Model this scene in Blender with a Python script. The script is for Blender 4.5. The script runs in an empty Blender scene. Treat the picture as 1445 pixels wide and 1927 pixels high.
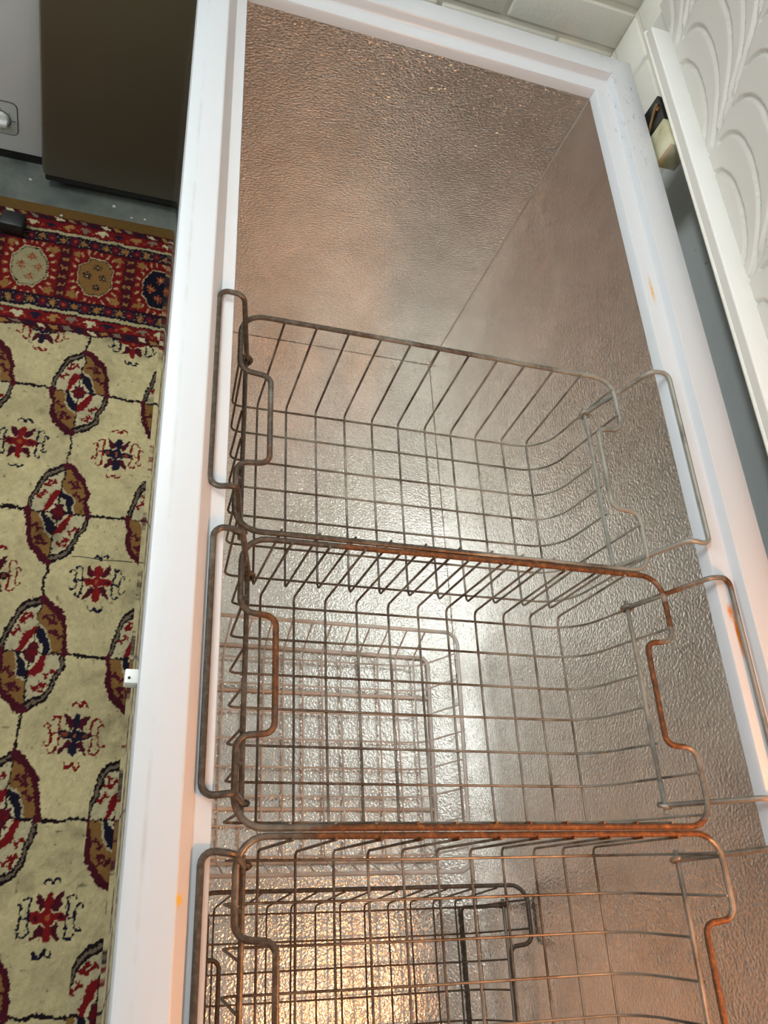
import bpy, math, random
import numpy as np
from mathutils import Matrix, Vector, noise as mnoise

random.seed(7)
rng = np.random.default_rng(7)
SC = bpy.context.scene
COL = SC.collection
PI = math.pi

# ------------------------------------------------------------------ camera
cam = bpy.data.cameras.new('camera')
cam.sensor_fit = 'AUTO'; cam.sensor_width = 36.0
cam.lens = 1625.01 / 1927.0 * 36.0
cam.clip_start = 0.02
camo = bpy.data.objects.new('camera', cam); COL.objects.link(camo)
RV = Vector((-0.4853, 0.3250, -0.0318))           # rotation vector, world -> camera
Rwc = Matrix.Rotation(RV.length, 3, RV.normalized())
camo.matrix_world = Matrix.Translation((-0.0938, -1.0969, 0.6794)) @ Rwc.transposed().to_4x4()
SC.camera = camo

# ------------------------------------------------------------------ world, exposure
w = bpy.data.worlds.new('world'); SC.world = w; w.use_nodes = True
w.node_tree.nodes['Background'].inputs[0].default_value = (0.80, 0.84, 0.90, 1)
w.node_tree.nodes['Background'].inputs[1].default_value = 0.05
SC.view_settings.view_transform = 'Standard'; SC.view_settings.look = 'None'
SC.view_settings.gamma = 1.0; SC.view_settings.exposure = 0.0
SC.view_settings.use_curve_mapping = False
SC.cycles.max_bounces = 8; SC.cycles.adaptive_threshold = 0.02

# ------------------------------------------------------------------ key lights (window, ceiling fitting, lid lamp), added fitting and spot
ZF = -0.755            # floor of the room; z = 0 is the lower edge of the freezer's inner lip
def area(name, loc, target, sx, sy, power, col, spread=PI):
    l = bpy.data.lights.new(name, 'AREA'); l.shape = 'RECTANGLE'; l.size = sx; l.size_y = sy
    l.energy = power; l.color = col; l.spread = spread
    o = bpy.data.objects.new(name, l); COL.objects.link(o)
    o.location = loc
    o.rotation_euler = (Vector(target) - Vector(loc)).to_track_quat('-Z', 'Y').to_euler()
    return o
WIN_Y, WIN_Z = -0.10, 0.87
area('window_light', (-2.36, WIN_Y, WIN_Z), (0.0, WIN_Y, WIN_Z), 1.5, 0.42, 17, (0.86, 0.94, 1.0))
FITS = [((-1.15, 0.0, 1.85), 17.0, 4.0), ((-0.64, 0.84, 1.85), 4.5, 3.0)]     # ceiling fittings, the second one added to share out the light: length 0.6, width 0.2
for fc, pd, pu in FITS:
    area('fitting_light_down', (fc[0], fc[1], fc[2] - 0.030), (fc[0], fc[1], 0), 0.2, 0.6, pd, (0.90, 0.97, 1.0))
    area('fitting_light_up', (fc[0], fc[1], fc[2] + 0.030), (fc[0], fc[1], 9), 0.2, 0.6, pu, (0.90, 0.97, 1.0))
SPOT, AIM = Vector((-0.62, -1.50, 1.80)), Vector((0.42, -0.03, -0.65))
area('added_spot_light', SPOT, AIM, 0.12, 0.30, 0.85, (0.95, 1.0, 0.96), 0.55)  # added spot, narrow beam aimed to put a bright patch on the liner
LAMP = Vector((0.545, -1.20, 0.28))
pl = bpy.data.lights.new('lid_bulb_light', 'POINT'); pl.energy = 15.5; pl.color = (1.0, 0.37, 0.115); pl.shadow_soft_size = 0.025
plo = bpy.data.objects.new('lid_bulb_light', pl); COL.objects.link(plo); plo.location = LAMP

# ------------------------------------------------------------------ helpers
def srgb(r, g, b):
    f = lambda c: (c/255/12.92 if c/255 <= 0.04045 else ((c/255 + 0.055)/1.055)**2.4)
    return (f(r), f(g), f(b), 1.0)

class Mat:
    """Small node-graph helper."""
    def __init__(s, name, color=(0.8, 0.8, 0.8, 1), rough=0.5, metal=0.0, **kw):
        s.m = bpy.data.materials.new(name); s.m.use_nodes = True
        s.t = s.m.node_tree; s.n = s.t.nodes; s.b = s.n['Principled BSDF']
        s.b.inputs['Base Color'].default_value = color
        s.b.inputs['Roughness'].default_value = rough
        s.b.inputs['Metallic'].default_value = metal
        for k, v in kw.items(): s.b.inputs[k.replace('_', ' ')].default_value = v
        s._co = None
    def node(s, typ, **kw):
        n = s.n.new(typ)
        for k, v in kw.items(): setattr(n, k, v)
        return n
    def link(s, a, b): s.t.links.new(a, b)
    def co(s):
        if s._co is None: s._co = s.node('ShaderNodeTexCoord')
        return s._co.outputs['Object']
    def geo(s): return s.node('ShaderNodeNewGeometry').outputs['Position']
    def mapping(s, vec, scale=(1, 1, 1), loc=(0, 0, 0), rot=(0, 0, 0)):
        n = s.node('ShaderNodeMapping'); n.inputs['Scale'].default_value = scale
        n.inputs['Location'].default_value = loc; n.inputs['Rotation'].default_value = rot
        s.link(vec, n.inputs['Vector']); return n.outputs[0]
    def noise(s, scale, detail=2.0, rough=0.5, vec=None, dist=0.0):
        n = s.node('ShaderNodeTexNoise'); n.inputs['Scale'].default_value = scale
        n.inputs['Detail'].default_value = detail; n.inputs['Roughness'].default_value = rough
        n.inputs['Distortion'].default_value = dist
        s.link(vec if vec is not None else s.co(), n.inputs['Vector']); return n.outputs['Fac']
    def ramp(s, fac, stops, interp='LINEAR'):
        n = s.node('ShaderNodeValToRGB'); cr = n.color_ramp; cr.interpolation = interp
        while len(cr.elements) < len(stops): cr.elements.new(0.5)
        for e, (p, c) in zip(cr.elements, stops): e.position = p; e.color = c
        s.link(fac, n.inputs['Fac']); return n.outputs['Color']
    def mix(s, fac, a, b, mode='MIX'):
        n = s.node('ShaderNodeMix'); n.data_type = 'RGBA'; n.blend_type = mode
        if isinstance(fac, (int, float)): n.inputs[0].default_value = fac
        else: s.link(fac, n.inputs[0])
        for v, i in ((a, 6), (b, 7)):
            if isinstance(v, tuple): n.inputs[i].default_value = v
            else: s.link(v, n.inputs[i])
        return n.outputs[2]
    def math(s, op, a, b=None, clamp=False):
        n = s.node('ShaderNodeMath', operation=op); n.use_clamp = clamp
        for v, i in ((a, 0), (b, 1)):
            if v is None: continue
            if isinstance(v, (int, float)): n.inputs[i].default_value = v
            else: s.link(v, n.inputs[i])
        return n.outputs[0]
    def base(s, c): s.link(c, s.b.inputs['Base Color'])
    def rough(s, c): s.link(c, s.b.inputs['Roughness'])
    def bump(s, h, strength=0.5, dist=0.001):
        n = s.node('ShaderNodeBump'); n.inputs['Strength'].default_value = strength
        n.inputs['Distance'].default_value = dist
        s.link(h, n.inputs['Height']); s.link(n.outputs[0], s.b.inputs['Normal'])
    def spot(s, vec, c, size, rot=(0, 0, 0)):
        """1 at centre c falling to 0 at the ellipsoid 'size'."""
        m = s.node('ShaderNodeVectorMath', operation='SUBTRACT'); s.link(vec, m.inputs[0]); m.inputs[1].default_value = c
        v = s.mapping(m.outputs[0], tuple(1/x for x in size)) if rot == (0, 0, 0) else s.mapping(s.mapping(m.outputs[0], rot=rot), tuple(1/x for x in size))
        l = s.node('ShaderNodeVectorMath', operation='LENGTH'); s.link(v, l.inputs[0])
        return s.math('SUBTRACT', 1.0, l.outputs['Value'], clamp=True)

def empty(name, loc=(0, 0, 0)):
    o = bpy.data.objects.new(name, None); o.empty_display_size = 0.05; COL.objects.link(o); o.location = loc
    return o
def tag(o, label=None, cat=None, group=None, kind=None):
    if label: o['label'] = label
    if cat: o['category'] = cat
    if group: o['group'] = group
    if kind: o['kind'] = kind
    return o
def mesh(name, V, F, mat=None, parent=None, smooth=35):
    me = bpy.data.meshes.new(name); me.from_pydata([tuple(v) for v in V], [], F); me.update()
    if smooth:
        me.polygons.foreach_set('use_smooth', [True]*len(me.polygons))
        me.set_sharp_from_angle(angle=math.radians(smooth))
    if mat: me.materials.append(mat)
    o = bpy.data.objects.new(name, me); COL.objects.link(o)
    if parent is not None: o.parent = parent
    return o
class MB:
    """Collects primitives into one mesh."""
    def __init__(s): s.V = []; s.F = []
    def add(s, V, F):
        k = len(s.V); s.V += [tuple(v) for v in V]; s.F += [tuple(i+k for i in f) for f in F]; return s
    def box(s, x0, x1, y0, y1, z0, z1, b=0.0):
        if b <= 0:
            V = [(x, y, z) for z in (z0, z1) for y in (y0, y1) for x in (x0, x1)]
            F = [(0, 2, 3, 1), (4, 5, 7, 6), (0, 1, 5, 4), (2, 6, 7, 3), (0, 4, 6, 2), (1, 3, 7, 5)]
            return s.add(V, F)
        import bmesh
        bm = bmesh.new(); bmesh.ops.create_cube(bm, size=1.0)
        for v in bm.verts:
            v.co = (x0 + (v.co.x+.5)*(x1-x0), y0 + (v.co.y+.5)*(y1-y0), z0 + (v.co.z+.5)*(z1-z0))
        bmesh.ops.bevel(bm, geom=bm.edges[:], offset=b, segments=2, profile=0.5, affect='EDGES')
        bm.verts.index_update()
        s.add([v.co[:] for v in bm.verts], [tuple(v.index for v in f.verts) for f in bm.faces]); bm.free()
        return s
    def tube(s, pts, r, n=8, closed=False):
        V, F = sweep(pts, r, n, closed); return s.add(V, F)
    def cyl(s, a, b, r0, r1=None, n=20):
        r1 = r0 if r1 is None else r1
        a, b = Vector(a), Vector(b); d = (b-a).normalized(); u = d.orthogonal().normalized(); v = d.cross(u)
        V = [a + (u*math.cos(2*PI*i/n) + v*math.sin(2*PI*i/n))*r0 for i in range(n)] + \
            [b + (u*math.cos(2*PI*i/n) + v*math.sin(2*PI*i/n))*r1 for i in range(n)]
        F = [(i, (i+1) % n, n+(i+1) % n, n+i) for i in range(n)] + [tuple(range(n-1, -1, -1)), tuple(range(n, 2*n))]
        return s.add(V, F)
    def build(s, name, mat, parent=None, smooth=35): return mesh(name, s.V, s.F, mat, parent, smooth)

def fillet(pts, r, seg=5, closed=False):
    P = [Vector(p) for p in pts]; n = len(P); out = []
    R = r if isinstance(r, (list, tuple)) else [r]*n
    for i in range(n):
        if not closed and i in (0, n-1): out.append(P[i]); continue
        a, b, c = P[i-1], P[i], P[(i+1) % n]
        d1, d2 = (a-b), (c-b); l1, l2 = d1.length, d2.length; d1.normalize(); d2.normalize()
        ang = d1.angle(d2)
        if R[i] <= 0 or ang > PI-0.02: out.append(b); continue
        t = min(R[i]/math.tan(ang/2), l1*0.49, l2*0.49); rr = t*math.tan(ang/2)
        ce = b + (d1+d2).normalized()*(rr/math.sin(ang/2))
        p0, p1 = b+d1*t-ce, b+d2*t-ce
        tot = p0.angle(p1); ax = p0.cross(p1)
        if ax.length < 1e-12: out.append(b); continue
        for k in range(seg+1):
            out.append(ce + Matrix.Rotation(tot*k/seg, 3, ax.normalized()) @ p0)
    return out
def sweep(pts, r, n=8, closed=False):
    P = [Vector(p) for p in pts]; m = len(P); T = []
    for i in range(m):
        if closed: d = P[(i+1) % m]-P[i-1]
        else: d = P[min(i+1, m-1)]-P[max(i-1, 0)]
        T.append(d.normalized())
    u = T[0].orthogonal().normalized(); V = []
    U = []
    for i in range(m):
        if i:
            q = T[i-1].rotation_difference(T[i]); u = (q @ u); u = (u - T[i]*u.dot(T[i])).normalized()
        U.append(u.copy())
    tw = 0.0
    if closed:
        q = T[-1].rotation_difference(T[0]); ue = q @ U[-1]
        tw = math.atan2(T[0].dot(ue.cross(U[0])), ue.dot(U[0]))
    for i in range(m):
        uu = Matrix.Rotation(tw*i/m, 3, T[i]) @ U[i] if closed else U[i]
        v = T[i].cross(uu)
        V += [P[i] + (uu*math.cos(2*PI*k/n) + v*math.sin(2*PI*k/n))*r for k in range(n)]
    F = []
    for i in range(m if closed else m-1):
        j = (i+1) % m
        F += [(i*n+k, i*n+(k+1) % n, j*n+(k+1) % n, j*n+k) for k in range(n)]
    if not closed: F += [tuple(range(n-1, -1, -1)), tuple((m-1)*n+k for k in range(n))]
    return V, F

# ------------------------------------------------------------------ materials
M = {}
def mk_paint(name, col, rough=0.35, grime=0.0, gcol=(0.25, 0.22, 0.17, 1), scale=6, bump=0.0):
    a = Mat(name, col, rough)
    if grime:
        f = a.ramp(a.noise(scale, 6, 0.65), [(0.52, (0, 0, 0, 1)), (0.78, (1, 1, 1, 1))])
        a.base(a.mix(a.math('MULTIPLY', f, grime), col, gcol))
    if bump: a.bump(a.noise(60, 4), bump, 0.002)
    M[name] = a.m; return a

# white rim plastic with its stains
a = Mat('rim_white', (0.80, 0.82, 0.84, 1), 0.28)
p = a.geo()
sc_ = a.ramp(a.noise(420, 2, 0.6, p), [(0.74, (0, 0, 0, 1)), (0.79, (1, 1, 1, 1))])
patch = a.ramp(a.noise(9, 3, 0.6, p), [(0.50, (0, 0, 0, 1)), (0.70, (1, 1, 1, 1))])
c = a.mix(a.math('MULTIPLY', patch, 0.10), (0.60, 0.625, 0.65, 1), (0.55, 0.53, 0.47, 1))
c = a.mix(a.math('MULTIPLY', a.math('MULTIPLY', sc_, patch), 0.7), c, (0.10, 0.09, 0.08, 1))
# scuffs at the back corner
corner = a.spot(p, (0.545, -0.02, 0.03), (0.05, 0.22, 0.05))
speck = a.ramp(a.noise(120, 4, 0.7, a.mapping(p, (1, 0.35, 1))), [(0.58, (0, 0, 0, 1)), (0.68, (1, 1, 1, 1))])
c = a.mix(a.math('MULTIPLY', a.math('MULTIPLY', corner, speck), 0.8, clamp=True), c, (0.12, 0.12, 0.11, 1))
# a faint dirt line along the front flat
fl = a.node('ShaderNodeSeparateXYZ'); a.link(p, fl.inputs[0])
line = a.math('SUBTRACT', 1.0, a.math('MULTIPLY', a.math('ABSOLUTE', a.math('ADD', fl.outputs[0], 0.0485)), 420), clamp=True)
c = a.mix(a.math('MULTIPLY', a.math('MULTIPLY', line, a.ramp(a.noise(14, 4, 0.7, p), [(0.42, (0, 0, 0, 1)), (0.7, (1, 1, 1, 1))])), 0.45), c, (0.40, 0.35, 0.26, 1))
wob = a.noise(90, 3, 0.6, p)
for ctr, size, col, k in (((0.5117, -0.820, 0.018), (0.0030, 0.034, 0.02), (0.72, 0.20, 0.015, 1), 2.2),
                          ((0.5085, -0.800, 0.018), (0.0035, 0.012, 0.02), (0.65, 0.22, 0.03, 1), 1.6),
                          ((0.5105, -0.375, 0.018), (0.0030, 0.030, 0.02), (0.62, 0.40, 0.12, 1), 1.3),
                          ((-0.0225, -1.052, 0.026), (0.0035, 0.006, 0.02), (0.70, 0.50, 0.10, 1), 1.8)):
    f = a.math('MULTIPLY', a.spot(p, ctr, size), a.math('MULTIPLY', wob, k*1.6), clamp=True)
    c = a.mix(f, c, col)
a.base(c); M['rim_white'] = a.m

a = Mat('body_white', (0.52, 0.53, 0.50, 1), 0.10); a.b.inputs['Coat Weight'].default_value = 0.8; a.b.inputs['Coat Roughness'].default_value = 0.05
M['body_white'] = a.m

def liner(name, scale, bd=0.0011):
    a = Mat(name, (0.70, 0.655, 0.605, 1), 0.36, 0.94)
    p = a.geo(); v = a.mapping(p, scale)
    h = a.noise(290, 0.0, 0.5, v, 0.5)
    smudge = a.ramp(a.noise(7, 3, 0.65, p), [(0.35, (0.70, 0.68, 0.64, 1)), (0.65, (0.84, 0.825, 0.795, 1))])
    dark = a.ramp(a.noise(26, 3, 0.7, a.mapping(p, (1, 1, 0.35))), [(0.63, (0, 0, 0, 1)), (0.76, (1, 1, 1, 1))])
    a.base(a.mix(a.math('MULTIPLY', dark, 0.30), smudge, (0.36, 0.31, 0.26, 1)))
    a.rough(a.math('ADD', a.math('MULTIPLY', a.noise(11, 2, 0.6, p), 0.12), 0.15))
    a.bump(h, 0.8, bd)
    M[name] = a.m
liner('liner_end', (0.80, 1.2, 1.35))
liner('liner_back', (1, 1.0, 1.0))
liner('liner_floor', (1.0, 1.0, 1), 0.0009)
a = Mat('seam_dark', (0.24, 0.21, 0.17, 1), 0.6); M['seam_dark'] = a.m

# places where the old baskets have rusted through
RUSTY = (((0.437, -0.873, -0.026), (0.040, 0.085, 0.02), 1.3), ((0.437, -1.130, -0.026), (0.040, 0.090, 0.02), 1.3),
         ((0.30, -1.0015, -0.025), (0.26, 0.014, 0.02), 1.5), ((0.31, -0.7475, -0.025), (0.24, 0.008, 0.02), 1.4),
         ((0.046, -0.635, -0.026), (0.012, 0.070, 0.02), 1.2), ((0.048, -0.873, -0.026), (0.02, 0.09, 0.02), 0.7), ((0.470, -0.790, -0.025), (0.02, 0.02, 0.02), 1.2),
         ((0.47, -0.757, 0.0), (0.05, 0.02, 0.06), 0.7), ((0.515, -0.757, 0.02), (0.012, 0.03, 0.02), 1.0))
def wire(name, seed, rust, rust_x=0.0, tone=(0.27, 0.265, 0.225), film_shade0=0.03):
    """old galvanised wire: grey zinc, brown coat with shade painted in towards the front end, orange rust"""
    a = Mat(name, (0.3, 0.3, 0.25, 1), 0.5, 0.3)
    p = a.geo(); sx = a.node('ShaderNodeSeparateXYZ'); a.link(p, sx.inputs[0]); px = sx.outputs[0]
    film = a.math('ADD', a.noise(16, 4, 0.6, p), a.math('ADD', a.math('MULTIPLY', px, -0.62), 0.155+film_shade0)); fine = a.noise(170, 3, 0.7, p)  # x term darkens the front ends, painting in shade beside the front wall
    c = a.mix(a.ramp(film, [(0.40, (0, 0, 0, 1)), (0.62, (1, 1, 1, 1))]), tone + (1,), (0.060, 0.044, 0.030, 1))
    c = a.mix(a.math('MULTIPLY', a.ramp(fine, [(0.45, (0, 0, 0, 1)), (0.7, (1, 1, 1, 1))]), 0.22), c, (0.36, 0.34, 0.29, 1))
    e = 0.74 - 0.30*rust
    rn = a.noise(9, 5, 0.65, a.mapping(p, (1, 1, 1), (3.1, seed, 1.7)))
    for ctr, size, k in RUSTY: rn = a.math('ADD', rn, a.math('MULTIPLY', a.math('MINIMUM', a.spot(p, ctr, size), 0.45), rust_x*k))
    rf = a.ramp(rn, [(e, (0, 0, 0, 1)), (min(e+0.14, 1.0), (1, 1, 1, 1))])
    rc = a.ramp(fine, [(0.3, (0.050, 0.022, 0.009, 1)), (0.55, (0.135, 0.052, 0.016, 1)), (0.75, (0.30, 0.125, 0.032, 1))])
    a.base(a.mix(rf, c, rc))
    a.rough(a.math('ADD', a.math('MULTIPLY', rf, 0.25), 0.42))
    a.bump(a.noise(420, 3, 0.6, p), 0.35, 0.0006)
    M[name] = a.m
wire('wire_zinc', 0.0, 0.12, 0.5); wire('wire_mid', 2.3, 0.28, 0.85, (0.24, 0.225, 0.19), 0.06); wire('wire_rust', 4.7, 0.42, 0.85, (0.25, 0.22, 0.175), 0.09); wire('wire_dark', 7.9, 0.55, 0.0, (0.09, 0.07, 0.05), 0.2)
a = Mat('wire_coated', srgb(225, 220, 212), 0.42); a.base(a.ramp(a.noise(20, 4), [(0.4, srgb(228, 223, 216)), (0.68, srgb(196, 186, 176))])); M['wire_coated'] = a.m

mk_paint('lid_cream', (0.82, 0.81, 0.74, 1), 0.4, 0.15, (0.55, 0.45, 0.30, 1), 5)
a = Mat('lid_white', (0.86, 0.87, 0.84, 1), 0.35); M['lid_white'] = a.m
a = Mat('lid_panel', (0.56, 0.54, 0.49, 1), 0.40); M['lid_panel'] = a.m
a = Mat('gasket', (0.62, 0.60, 0.55, 1), 0.6); M['gasket'] = a.m
a = Mat('black_plastic', (0.012, 0.012, 0.012, 1), 0.45); M['black_plastic'] = a.m
a = Mat('hinge_black', (0.010, 0.010, 0.008, 1), 0.3); M['hinge_black'] = a.m
a = Mat('brass_old', (0.20, 0.13, 0.06, 1), 0.35, 0.9); M['brass_old'] = a.m
a = Mat('hinge_plate', (0.55, 0.52, 0.36, 1), 0.45, 0.0); a.base(a.ramp(a.noise(30, 4), [(0.4, (0.55, 0.53, 0.38, 1)), (0.7, (0.36, 0.32, 0.16, 1))])); M['hinge_plate'] = a.m

def wallmat(name, c1, c2, chip=0.7):
    a = Mat(name, c1, 0.55); p = a.geo()
    c = a.ramp(a.noise(5, 5, 0.6, p), [(0.35, c1), (0.7, c2)])
    ch = a.ramp(a.noise(46, 6, 0.75, a.mapping(p, (1, 1, 0.8), (0.3, 0.2, 0.9))), [(0.66, (0, 0, 0, 1)), (0.70, (1, 1, 1, 1))])
    a.base(a.mix(a.math('MULTIPLY', ch, chip), c, (0.10, 0.08, 0.06, 1)))
    a.bump(a.noise(38, 5, 0.65, p), 0.5, 0.004); M[name] = a.m
wallmat('brick_white', (0.90, 0.88, 0.80, 1), (0.84, 0.81, 0.71, 1), 0.55)
wallmat('mortar_white', (0.84, 0.81, 0.72, 1), (0.74, 0.70, 0.60, 1), 0.5)
wallmat('wall_green', (0.88, 0.92, 0.90, 1), (0.82, 0.86, 0.84, 1), 0.6)
mk_paint('wall_plain', (0.71, 0.70, 0.66, 1), 0.7)
mk_paint('ceiling_white', (0.86, 0.86, 0.83, 1), 0.8)
a = Mat('concrete', (0.12, 0.13, 0.12, 1), 0.55)
c = a.ramp(a.noise(14, 6, 0.65), [(0.3, srgb(76, 82, 78)), (0.7, srgb(112, 116, 108))])
sp = a.ramp(a.noise(170, 4, 0.7), [(0.66, (0, 0, 0, 1)), (0.72, (1, 1, 1, 1))])
a.base(a.mix(a.math('MULTIPLY', sp, 0.6), c, srgb(165, 160, 140))); a.bump(a.noise(90, 5), 0.4, 0.002); M['concrete'] = a.m

a = Mat('fridge_dark', srgb(82, 75, 66), 0.36, 0.55)
a.base(a.ramp(a.noise(5, 4), [(0.35, srgb(112, 108, 92)), (0.7, srgb(118, 108, 92))])); M['fridge_dark'] = a.m
a = Mat('fridge_side', srgb(52, 50, 46), 0.5); M['fridge_side'] = a.m
a = Mat('chrome', (0.75, 0.70, 0.66, 1), 0.18, 1.0); M['chrome'] = a.m
mk_paint('appliance_white', srgb(244, 248, 252), 0.3)
mk_paint('panel_grey', srgb(196, 202, 198), 0.4)
mk_paint('line_dark', srgb(70, 74, 76), 0.5)
mk_paint('knob_white', srgb(226, 226, 224), 0.3)
a = Mat('crumb', srgb(215, 210, 200), 0.4); M['crumb'] = a.m
a = Mat('thread', srgb(40, 36, 28), 0.8); M['thread'] = a.m

# ------------------------------------------------------------------ the room
X0, X1, Y0, Y1, ZC = -2.40, 0.668, -2.60, 1.20, 2.02
PIER_Y = 0.33
fl = MB().box(X0, X1+0.1, Y0, Y1, ZF-0.05, ZF).build('floor', M['concrete'], smooth=0); tag(fl, 'grey painted concrete floor with chips and specks', kind='structure')
cl = MB().box(X0, X1+0.1, Y0, Y1, ZC, ZC+0.05).build('ceiling', M['ceiling_white'], smooth=0); tag(cl, 'plain pale ceiling over the storeroom', kind='structure')
wb = MB().box(X1, X1+0.1, Y0, -0.02, ZF, ZC).build('wall_back', M['wall_green'], smooth=0); tag(wb, 'pale grey green painted wall behind the chest freezer', kind='structure')
we = MB().box(0.30, X1+0.1, PIER_Y+0.0035, PIER_Y+0.12, ZF, ZC)
we.box(X1+0.0035, X1+0.1, -0.02, PIER_Y+0.0035, ZF, ZC)
we = we.build('wall_end', M['mortar_white'], smooth=0); tag(we, 'white painted brick wall at the end of the freezer', kind='structure')
wr = MB().box(X0, 0.30, Y1, Y1+0.05, ZF, ZC); wr.box(0.30, X1+0.1, PIER_Y+0.12, Y1+0.05, ZF, ZC)
wr = wr.build('wall_rear', M['wall_plain'], smooth=0); tag(wr, 'plain wall behind the fridge', kind='structure')
wn = MB().box(X0, X1+0.1, Y0-0.05, Y0, ZF, ZC).build('wall_near', M['wall_plain'], smooth=0); tag(wn, 'plain wall on the near side', kind='structure')
# front wall with the window opening
wy0, wy1, wz0, wz1 = WIN_Y-0.78, WIN_Y+0.78, WIN_Z-0.24, WIN_Z+0.24
wf = MB().box(X0-0.08, X0, Y0, wy0, ZF, ZC); wf.box(X0-0.08, X0, wy1, Y1, ZF, ZC)
wf.box(X0-0.08, X0, wy0, wy1, ZF, wz0); wf.box(X0-0.08, X0, wy0, wy1, wz1, ZC)
wf = wf.build('wall_front', M['wall_plain'], smooth=0); tag(wf, 'plain wall with the window facing the freezer', kind='structure')
a = Mat('window_pane', (0.8, 0.9, 1, 1), 0.3); a.b.inputs['Emission Color'].default_value = (0.86, 0.94, 1, 1); a.b.inputs['Emission Strength'].default_value = 1.5; M['window_pane'] = a.m
wo = MB()
for (ya, yb, za, zb) in ((wy0, wy1, wz0, wz0+0.03), (wy0, wy1, wz1-0.03, wz1), (wy0, wy0+0.03, wz0+0.03, wz1-0.03), (wy1-0.03, wy1, wz0+0.03, wz1-0.03)):
    wo.box(X0-0.05, X0-0.01, ya, yb, za, zb)
wo = wo.build('window_1', M['lid_white'], smooth=0); tag(wo, 'wide white framed window in the front wall', kind='structure')
MB().box(X0-0.035, X0-0.030, wy0+0.03, wy1-0.03, wz0+0.03, wz1-0.03).build('pane', M['window_pane'], wo, smooth=0)

# white painted bricks: end pier and the return of the back wall
CH = 0.075; zj0 = -0.108            # a bed joint sits at this height
k0 = int(math.floor((ZF-zj0)/CH))
bm_cache = {}
def brick(x0, x1, y0, y1, z0, z1):
    cx, cy, cz = (x0+x1)/2, (y0+y1)/2, (z0+z1)/2
    key = (round(x1-x0, 3), round(y1-y0, 3), round(z1-z0, 3))
    if key not in bm_cache:
        b_ = MB().box(-key[0]/2, key[0]/2, -key[1]/2, key[1]/2, -key[2]/2, key[2]/2, 0.0035)
        o = b_.build('brick', M['brick_white'], we, 60); bm_cache[key] = o.data
    else:
        o = bpy.data.objects.new('brick', bm_cache[key]); COL.objects.link(o); o.parent = we
    o.location = (cx, cy, cz)
for k in range(k0, 24):
    z0 = zj0 + k*CH + 0.005; z1 = z0 + CH - 0.010
    z0 = max(z0, ZF)
    if z1 > ZC-0.01 or z1-z0 < 0.01: continue
    off = 0.1125*(k % 2)
    x = X1 + 0.004 - off
    first = True
    while x > 0.30:
        xa = max(0.30, x-0.215); brick(xa, x, PIER_Y-0.001+rng.uniform(-.0012, .0012), PIER_Y+0.03, z0, z1) if x-xa > 0.03 else None
        x -= 0.225
    if off: brick(X1-0.1125+0.010, X1+0.004, PIER_Y, PIER_Y+0.03, z0, z1)
    y = PIER_Y - 0.004 - (0.1125-off)
    if off == 0: brick(X1, X1+0.03, PIER_Y-0.004-0.1025, PIER_Y-0.004, z0, z1)
    while y > 0.0:
        ya = max(-0.018, y-0.215); brick(X1+rng.uniform(-.001, .001), X1+0.03, ya, y, z0, z1)
        y -= 0.225

# ------------------------------------------------------------------ chest freezer
W, L, D = 0.5, 1.42, 0.65
fz = empty('chest_freezer', (0.25, -L/2, ZF)); tag(fz, 'long white chest freezer standing open with embossed metal liner', 'freezer')
def under(o, parent=None):                       # parent while keeping world coordinates
    pr = parent or fz
    o.parent = pr
    o.matrix_parent_inverse = (Matrix.Translation(fz.location) if pr is fz else Matrix.Identity(4)).inverted()
    return o
# rim: profile (offset outwards, height); the front riser is sloped
prof = [(0.0025, -0.0015), (-0.0006, 0.0), (0.0003, 0.0128), (0.0012, 0.0148), (0.0035, 0.0158), (0.0165, 0.0182), (0.0192, 0.0195), (0.0203, 0.0220), (0.0208, 0.0300), (0.0216, 0.0322), (0.0236, 0.0330),
        (0.040, 0.0332), (0.057, 0.0328), (0.0602, 0.0315), (0.0615, 0.0285), (0.0618, 0.0125), (0.0345, 0.0125)]
proff = [(0.0025, -0.0015), (-0.0006, 0.0), (0.0003, 0.0128), (0.0012, 0.0148), (0.0035, 0.0158), (0.0130, 0.0178), (0.0150, 0.0185), (0.0158, 0.0200), (0.0235, 0.0306), (0.0248, 0.0322), (0.0265, 0.0330),
         (0.040, 0.0332), (0.0575, 0.0328), (0.0602, 0.0315), (0.0612, 0.0285), (0.0613, 0.0125), (0.0345, 0.0125)]
V, F = [], []; n = len(prof)
for ci, (sx, sy) in enumerate(((0, 1), (1, 1), (1, 0), (0, 0))):
    for (ob, z), (of, _) in zip(prof, proff):
        x = W + ob if sx else -of
        y = ob if sy else -L - ob
        V.append((x, y, z))
for ci in range(4):
    cj = (ci+1) % 4
    for k in range(n-1):
        F.append((ci*n+k, cj*n+k, cj*n+k+1, ci*n+k+1))
under(mesh('rim', V, F, M['rim_white'], smooth=40))
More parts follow.
